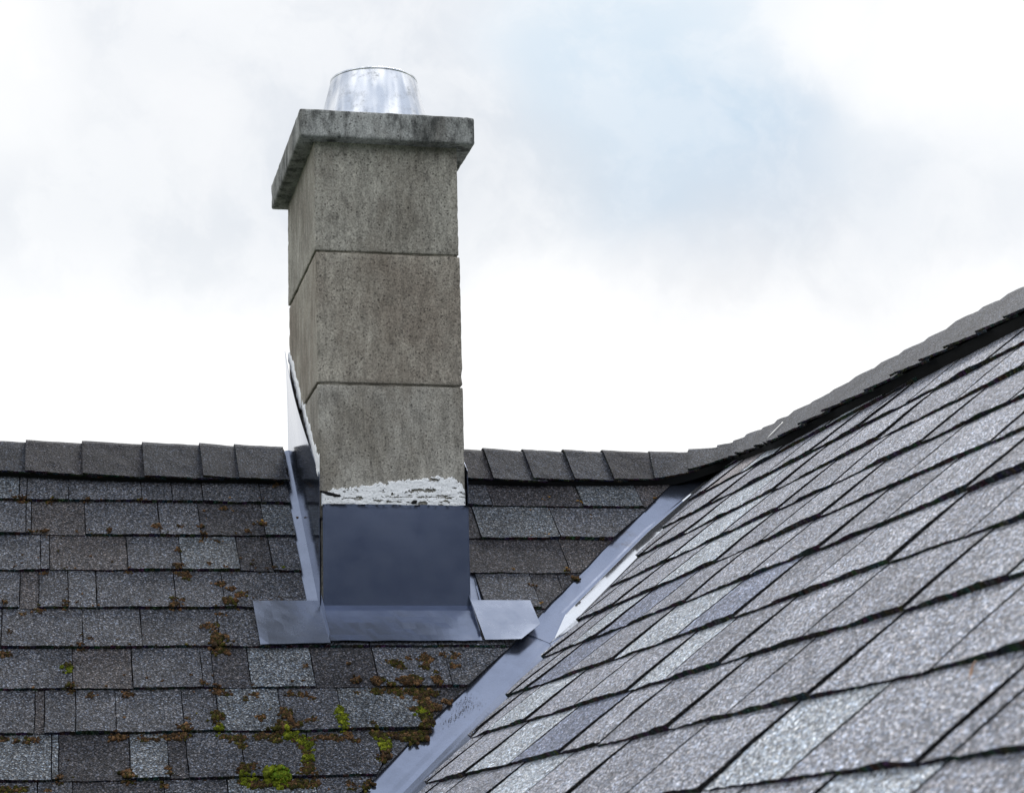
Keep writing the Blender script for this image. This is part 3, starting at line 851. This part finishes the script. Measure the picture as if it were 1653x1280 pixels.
# ------------------------------------------------------------------ moss on the shingles
MOSS = [(-0.633,0.24,8.3,0),(-0.655,0.235,5.6,0),(-0.574,0.244,7.0,0),(-0.489,0.237,5.6,0),(-0.618,0.376,5.4,0),(-0.588,0.375,6.8,0),(-0.442,0.37,6.9,0),(-0.333,0.348,8.4,0),(-0.281,0.349,5.6,0),(-0.234,0.348,5.7,0),(-0.229,0.38,7.1,0),(-0.233,0.4,5.6,0),(-0.126,0.365,5.7,0),(-0.197,0.402,5.6,0),(-0.09,0.33,7.2,0),(-0.082,0.34,4.3,0),(-0.554,0.448,4.1,1),(-0.582,0.534,6.6,0),(-0.402,0.528,6.8,0),(-0.288,0.442,6.9,0),(-0.293,0.512,8.2,0),(-0.286,0.534,8.2,0),(-0.277,0.548,8.2,0),(-0.298,0.531,5.5,0),(-0.224,0.504,5.5,0),(-0.189,0.513,5.5,0),(-0.204,0.577,8.2,0),(-0.124,0.483,4.2,0),(-0.059,0.514,4.2,2),(-0.667,0.652,5.2,0),(-0.594,0.675,7.7,0),(-0.612,0.684,5.1,0),(-0.628,0.689,6.4,0),(-0.541,0.647,5.2,0),(-0.541,0.666,5.2,0),(-0.505,0.619,3.9,0),(-0.308,0.639,6.7,1),(-0.305,0.661,8.0,0),(-0.29,0.642,5.4,0),(-0.314,0.665,6.6,0),(-0.181,0.598,8.2,0),(-0.16,0.62,8.2,0),(-0.184,0.651,12.1,1),(-0.192,0.641,8.1,0),(-0.116,0.646,4.1,0),(-0.095,0.655,6.8,0),(-0.101,0.646,4.1,0),(-0.21,0.691,6.7,0),(-0.654,0.761,5.1,0),(-0.653,0.791,3.8,0),(-0.508,0.77,3.8,0),(-0.507,0.812,6.3,0),(-0.668,0.832,8.7,0),(-0.654,0.835,6.2,0),(-0.247,0.737,7.9,0),(-0.229,0.743,6.6,0),(-0.222,0.73,6.6,1),(-0.227,0.766,6.6,1),(-0.223,0.784,11.8,1),(-0.22,0.811,11.8,1),(-0.227,0.8,9.2,1),(-0.212,0.777,7.9,0),(-0.212,0.817,6.5,0),(-0.234,0.828,6.5,1),(-0.208,0.828,6.5,1),(-0.536,0.874,7.5,1),(-0.533,0.887,7.5,2),(-0.536,0.899,6.2,2),(-0.534,0.949,7.4,1),(-0.532,0.962,6.1,0),(-0.492,0.973,7.4,0),(-0.421,0.971,7.4,0),(-0.409,0.972,6.2,0),(-0.423,0.911,3.8,0),(-0.237,0.957,8.9,0),(-0.236,0.97,7.6,0),(-0.216,0.972,7.6,0),(-0.161,0.973,7.6,0),(-0.181,0.995,6.3,1),(-0.18,0.983,5.1,1),(-0.264,0.94,5.1,0),(-0.086,0.974,7.7,0),(-0.062,0.976,7.7,0),(-0.04,0.989,6.4,0),(-0.046,0.882,5.2,0),(-0.241,1.043,8.7,1),(-0.24,1.056,9.9,1),(-0.24,1.092,8.6,2),(-0.242,1.08,6.2,1),(-0.154,1.055,7.5,0),(-0.301,1.055,4.9,0),(-0.444,1.109,9.6,0),(-0.43,1.108,7.2,0),(-0.451,1.115,7.2,0),(-0.393,1.116,7.3,0),(-0.369,1.117,7.3,0),(-0.383,1.118,6.1,0),(-0.351,1.107,6.1,0),(-0.308,1.082,8.6,0),(-0.307,1.098,9.8,0),(-0.314,1.106,8.6,0),(-0.325,1.116,7.3,0),(-0.344,1.115,7.3,0),(-0.655,1.113,7.1,0),(-0.638,1.115,7.1,0),(-0.614,1.116,8.3,0),(-0.596,1.114,7.1,0),(-0.667,1.113,7.1,0),(-0.103,1.033,8.9,0),(-0.1,1.048,10.1,1),(-0.098,1.062,8.8,0),(-0.117,1.082,11.3,1),(-0.105,1.086,11.3,1),(-0.089,1.086,8.8,0),(-0.077,1.078,7.5,1),(-0.115,1.098,10.0,1),(-0.1,1.108,13.7,2),(-0.093,1.122,10.0,2),(-0.124,1.108,7.5,1),(-0.062,1.069,5.0,0),(-0.049,1.065,6.3,0),(-0.081,1.122,10.0,1),(-0.073,1.134,12.4,2),(-0.067,1.146,11.2,2),(-0.078,1.148,9.9,1),(-0.055,1.123,7.5,0),(-0.043,1.119,6.3,1),(-0.153,1.109,8.7,0),(-0.163,1.113,8.7,1),(-0.134,1.121,9.9,1),(-0.126,1.125,7.4,1),(-0.197,1.118,8.6,1),(-0.216,1.116,8.6,1),(-0.231,1.112,7.4,1),(-0.201,1.136,7.4,1),(-0.199,1.147,6.1,1),(0.012,1.033,9.0,2),(0.013,1.047,7.7,2),(0.014,1.064,8.9,2),(0.013,1.08,8.9,2),(0.012,1.096,7.6,2),(0.003,1.043,6.4,2),(0.021,1.112,8.8,0),(-0.01,1.12,8.8,0),(-0.022,1.114,8.8,0),(-0.033,1.119,7.5,0),(0.002,1.124,7.5,0),(-0.072,1.172,7.4,1),(-0.071,1.189,9.9,2),(-0.074,1.204,8.6,1),(-0.071,1.22,9.8,1),(-0.082,1.231,9.8,1),(-0.066,1.235,7.3,1),(-0.197,1.217,10.9,1),(-0.203,1.228,7.2,1),(-0.189,1.209,7.3,1),(-0.177,1.202,4.9,0),(-0.195,1.247,13.2,2),(-0.186,1.258,10.8,1),(-0.174,1.259,9.6,1),(-0.159,1.255,9.6,1),(-0.143,1.244,18.1,2),(-0.133,1.26,12.1,2),(-0.121,1.264,10.9,1),(-0.107,1.262,10.9,1),(-0.092,1.261,12.1,1),(-0.078,1.265,9.7,1),(-0.063,1.261,8.5,0),(-0.207,1.25,7.2,1),(-0.426,1.23,8.2,0),(-0.422,1.241,8.2,1),(-0.422,1.222,7.1,0),(-0.346,1.213,6.0,0),(-0.346,1.228,5.9,1),(-0.556,1.245,5.8,0),(-0.653,1.261,8.0,1),(-0.635,1.265,9.2,1),(-0.62,1.265,6.9,1),(-0.664,1.262,8.0,1),(-0.577,1.266,5.8,0),(-0.356,1.257,7.1,1),(-0.551,1.236,5.8,0),(0.056,0.935,7.9,0),(0.102,0.935,9.2,0),(0.097,0.952,6.6,0),(0.101,0.969,9.2,1),(0.09,0.965,7.8,1),(0.154,0.877,10.7,1),(0.145,0.87,6.7,1),(0.161,0.89,6.7,1),(0.164,0.936,10.6,0),(0.171,0.94,10.6,0),(0.18,0.927,10.6,1),(0.188,0.941,8.0,0),(0.155,0.936,7.9,0),(0.211,0.886,8.1,1),(0.218,0.869,6.7,0),(0.21,0.858,8.1,0),(0.216,0.849,8.1,0),(0.225,0.855,8.1,0),(0.18,0.853,6.7,0),(0.256,0.842,6.8,0),(0.283,0.845,8.2,0),(0.276,0.885,8.1,0),(0.277,0.853,5.4,1),(0.229,0.93,8.0,0),(0.23,0.941,8.0,0),(0.232,0.906,5.4,1),(0.135,0.864,5.4,0),(0.046,0.872,5.3,0),(0.131,0.957,9.2,1),(0.138,0.968,10.5,1),(0.143,0.981,7.9,1),(0.124,0.965,7.9,1),(0.17,0.97,10.5,1),(0.182,0.975,10.5,1),(0.193,0.979,10.5,1),(0.206,0.971,9.2,1),(0.215,0.975,7.9,1),(0.158,0.966,6.6,0),(0.186,0.992,10.5,0),(0.186,1.009,9.2,1),(0.186,1.025,10.4,1),(0.184,1.042,10.4,2),(0.195,1.021,7.8,0),(0.208,1.019,9.2,0),(0.216,1.026,7.8,0),(0.196,1.034,7.8,0),(0.239,1.007,7.9,0),(0.162,1.031,7.8,1),(0.166,1.033,6.5,0),(0.185,1.063,10.4,1),(0.186,1.079,10.3,1),(0.184,1.095,10.3,1),(0.175,1.103,9.0,1),(0.073,1.081,6.4,0),(0.02,1.1,6.3,0),(0.076,1.109,10.2,1),(0.084,1.122,11.4,1),(0.091,1.136,11.4,2),(0.092,1.152,8.8,2),(0.091,1.165,7.5,1),(0.085,1.185,8.8,0),(0.078,1.196,7.5,1),(0.105,1.11,7.6,0),(0.117,1.114,8.9,0),(0.13,1.114,10.2,1),(0.142,1.119,11.5,1),(0.155,1.115,10.2,1),(0.165,1.119,11.5,1),(0.15,1.131,8.9,1),(0.032,1.131,7.6,0),(0.004,1.263,7.3,0),(0.008,1.278,6.1,1),(0.041,1.26,7.4,0),(0.033,1.275,7.3,1),(0.052,0.971,5.2,0),(0.619,0.194,4.7,3),(0.604,0.214,4.7,3),(0.564,0.252,6.2,3),(0.613,0.253,6.2,3),(0.624,0.262,6.2,3),(0.523,0.258,4.6,3),(0.713,0.274,4.7,0),(0.691,0.215,4.7,3),(0.696,0.223,4.7,3),(0.709,0.29,4.7,0),(0.61,0.369,6.1,3),(0.58,0.366,4.6,3),(0.544,0.372,4.5,3),(0.656,0.352,4.6,0),(0.683,0.359,4.6,0),(0.471,0.517,5.9,3),(0.603,0.513,7.4,3),(0.6,0.523,5.9,0),(0.504,0.575,5.8,0),(0.505,0.651,8.6,3),(0.513,0.653,7.2,3),(0.893,0.199,6.4,3),(0.616,0.544,7.4,0),(-0.159,0.224,4.4,3),(-0.128,0.145,5.9,0),(-0.037,0.148,7.5,0),(-0.045,0.16,6.0,0),(-0.177,0.262,5.8,0),(-0.17,0.259,5.8,0),(-0.156,0.267,4.3,3),(-0.092,0.319,5.8,3),(-0.111,0.333,4.3,0)]
def ico(sub):
    bm = bmesh.new(); bmesh.ops.create_icosphere(bm, subdivisions=sub, radius=1)
    v = np.array([tuple(x.co) for x in bm.verts]); bm.verts.ensure_lookup_table()
    f_ = np.array([[x.index for x in q.verts] for q in bm.faces]); bm.free(); return v, f_
IV, IF = ico(2)
MC = {0: [(.105, .057, .028), (.070, .042, .022), (.15, .086, .042), (.042, .029, .018)], 1: [(.050, .047, .011), (.033, .032, .010), (.075, .066, .014), (.058, .038, .017)],
      2: [(.11, .135, .010), (.075, .092, .009), (.17, .19, .016)], 3: [(.30, .165, .03), (.21, .11, .028)]}
mv, mf, mc = [], [], []
off = 0
mossy = True
def blob(P, a, s, r, h, c):
    global off
    nrm = np.array(P(0, 0, 1.)) - np.array(P(0, 0, 0.)); e1 = np.array(P(1., 0, 0)) - np.array(P(0, 0, 0)); e2 = np.array(P(0, 1., 0)) - np.array(P(0, 0, 0))
    ph = rng.uniform(0, 40, 3)
    d = IV * ph[0]
    k = 1 + .28 * np.sin(IV[:, 0] * 3.1 + ph[0]) * np.cos(IV[:, 1] * 3.7 + ph[1]) + .16 * np.sin(IV[:, 2] * 7 + ph[2]) * np.sin(IV[:, 0] * 8 + ph[1]) + rng.normal(0, .09, len(IV))
    q = IV * k[:, None]
    fr_ = ((s - .0966) / .143) % 1.0
    c0 = np.array(P(a, s, (.0015 + .0085 * fr_) if mossy else .004))
    pts = c0 + np.outer(q[:, 0] * r, e1) + np.outer(q[:, 1] * r, e2) + np.outer(q[:, 2] * h + h * .15, nrm)
    mv.append(pts); mf.append(IF + off); off += len(IV)
    cc = np.array(c) * rng.uniform(.75, 1.3)
    fz = IV[IF].mean(1)
    mc.append(cc[None, :] * rng.uniform(.7, 1.35, (len(IF), 1)))
def clump(P, a, s, r, kind):
    n = 8 if r < .006 else 18 if r < .011 else 30
    if kind == 3: n = 3
    for i in range(n):
        rr = r * rng.uniform(.14, .32) * (1.4 if i == 0 else 1)
        da, ds = rng.normal(0, .44, 2) * r
        pal = MC[kind]
        if kind == 1 and rng.random() < .3: pal = MC[0]
        if kind == 0 and rng.random() < .15: pal = MC[1]
        blob(P, a + da, s + ds, rr, rr * (rng.uniform(.85, 1.25) if kind != 3 else .3), pal[rng.integers(len(pal))])
for (a, s, r, k) in MOSS:
    clump(PL, a, s, r * .0015 if r >= 5 else r * .0013, k)
    if k in (1, 2) and r > 8:
        clump(PL, a + rng.normal(0, r * .0006), s + rng.normal(0, r * .0006), r * .0006, k)
for i in range(46):       # rusty tufts on the upper courses
    a, s = rng.uniform(-.68, -.04), SL[rng.integers(2, 8)] - abs(rng.normal(0, .02))
    if .66 < s < .82 and a > -.16: continue
    clump(PL, a, s, rng.uniform(.003, .0065), 0)
for i in range(260):      # crumbs along the lower edges of the courses
    k = rng.integers(1, 10); a = rng.uniform(-.70, .35) + (.0 if k > 4 else 0)
    if k < 5 and a > -.02: continue
    s = SL[k + 1] + rng.normal(0, .006) if rng.random() < .7 else rng.uniform(.2, 1.35)
    if a > v_left(s) - .01: continue
    if .66 < s < .82 and -.15 < a < .5: continue
    r = rng.uniform(.0012, .0034)
    blob(PL, a, s, r, r * .5, MC[0][rng.integers(4)] if rng.random() < .75 else MC[1][rng.integers(4)])
# the domed bright green cushion at the foot
blob(PL, -.129, 1.246, .017, .016, (.12, .16, .012))
for i in range(90):
    u_, v_ = rng.uniform(-1, 1, 2)
    if u_ * u_ + v_ * v_ > 1: continue
    hh_ = .019 * math.sqrt(max(0, 1 - .9 * (u_ * u_ + v_ * v_)))
    blob(lambda x, s_, h=0: PL(x, s_, h + (hh_ if 0 < h < .02 else 0)), -.129 + u_ * .019, 1.246 + v_ * .014, .0036, .0032, (.12 * rng.uniform(.7, 1.3), .165, .014))
V_ = np.concatenate(mv); F_ = np.concatenate(mf); C_ = np.concatenate(mc)
me = bpy.data.meshes.new('moss'); me.from_pydata(V_.tolist(), [], F_.tolist())
at = me.attributes.new('tone', 'FLOAT_COLOR', 'FACE')
at.data.foreach_set('color', np.concatenate([C_, np.ones((len(C_), 1))], 1).astype(np.float32).ravel())
tag(link('moss', me, M_moss, None, True), 'brown and green moss growing along the shingle edges of the left slope', 'moss', 'stuff')

# ------------------------------------------------------------------ loose grit in the valley
mv, mf, mc = [], [], []; off = 0; mossy = False
IV, IF = ico(1)
for i in range(220):
    q = rng.random()
    if q < .5: a, s = .285 + rng.normal(0, .018), 1.0 + rng.normal(0, .013)
    elif q < .9: w = rng.random(); a, s = .225 + .06 * w + rng.normal(0, .006), 1.075 - .06 * w + rng.normal(0, .006)
    else: a, s = .27 + rng.normal(0, .03), 1.03 + rng.normal(0, .03)
    if a > crease(s) - .01 or a < v_left(s) + .008: continue
    r = rng.uniform(.0004, .0012)
    blob(lambda x, s_, h=0: PL(x, s_, h - .0035), a, s, r, r * .5, (.10, .085, .075))
for a, s, r in ((.268, .968, .0052), (.282, .955, .0045), (.286, .951, .004)):
    blob(lambda x, s_, h=0: PL(x, s_, h - .0035), a, s, r, r * .5, (.02, .02, .018))
V_ = np.concatenate(mv); F_ = np.concatenate(mf); C_ = np.concatenate(mc)
me = bpy.data.meshes.new('grit'); me.from_pydata(V_.tolist(), [], F_.tolist())
at = me.attributes.new('tone', 'FLOAT_COLOR', 'FACE')
at.data.foreach_set('color', np.concatenate([C_, np.ones((len(C_), 1))], 1).astype(np.float32).ravel())
tag(link('grit', me, M_moss, None, True), 'dark washed-down grit lying in the metal valley below the chimney', 'grit', 'stuff')

# ------------------------------------------------------------------ small things lying on the roof
def ribbon(pts, widths, nrm, name, mat, thick=.0008):
    bm = bmesh.new(); rows_ = []
    pts = [np.array(p, float) for p in pts]
    for i, p in enumerate(pts):
        d = pts[min(i + 1, len(pts) - 1)] - pts[max(i - 1, 0)]; sd_ = np.cross(d, nrm); sd_ /= np.linalg.norm(sd_)
        rows_.append([bm.verts.new(tuple(p + sd_ * widths[i] * k)) for k in (-.5, 0, .5)])
        rows_[-1][1].co = Vector(tuple(p + np.array(nrm) * widths[i] * .25))
    for a_, b_ in zip(rows_, rows_[1:]):
        for j in range(2): bm.faces.new((a_[j], a_[j + 1], b_[j + 1], b_[j]))
    bmesh.ops.recalc_face_normals(bm, faces=bm.faces)
    bmesh.ops.solidify(bm, geom=bm.faces[:], thickness=thick)
    me = bpy.data.meshes.new(name); bm.to_mesh(me); bm.free()
    return link(name, me, mat, None, True)
lf = ribbon([PR(3.472 + .0030 * i + .0016 * math.sin(i), 1.424 + .0034 * i, .013 + .0015 * math.sin(i * .8)) for i in range(9)], [.0004, .0006, .001, .002, .0034, .003, .0016, .0006, .0004], NR, 'leaf', M_leaf)
tag(lf, 'tiny curled brown leaf lying on the bright right-hand shingles', 'leaf')
st = ribbon([PR(.585 + (.638 - .585) * q, .125 + (.205 - .125) * q, .0345) for q in np.linspace(0, 1, 8)], [.0015, .002, .0024, .0028, .003, .0028, .002, .0012], NR, 'straw', M_straw)
tag(st, 'thin pale straw lying across the ridge cap right of the corner', 'straw')
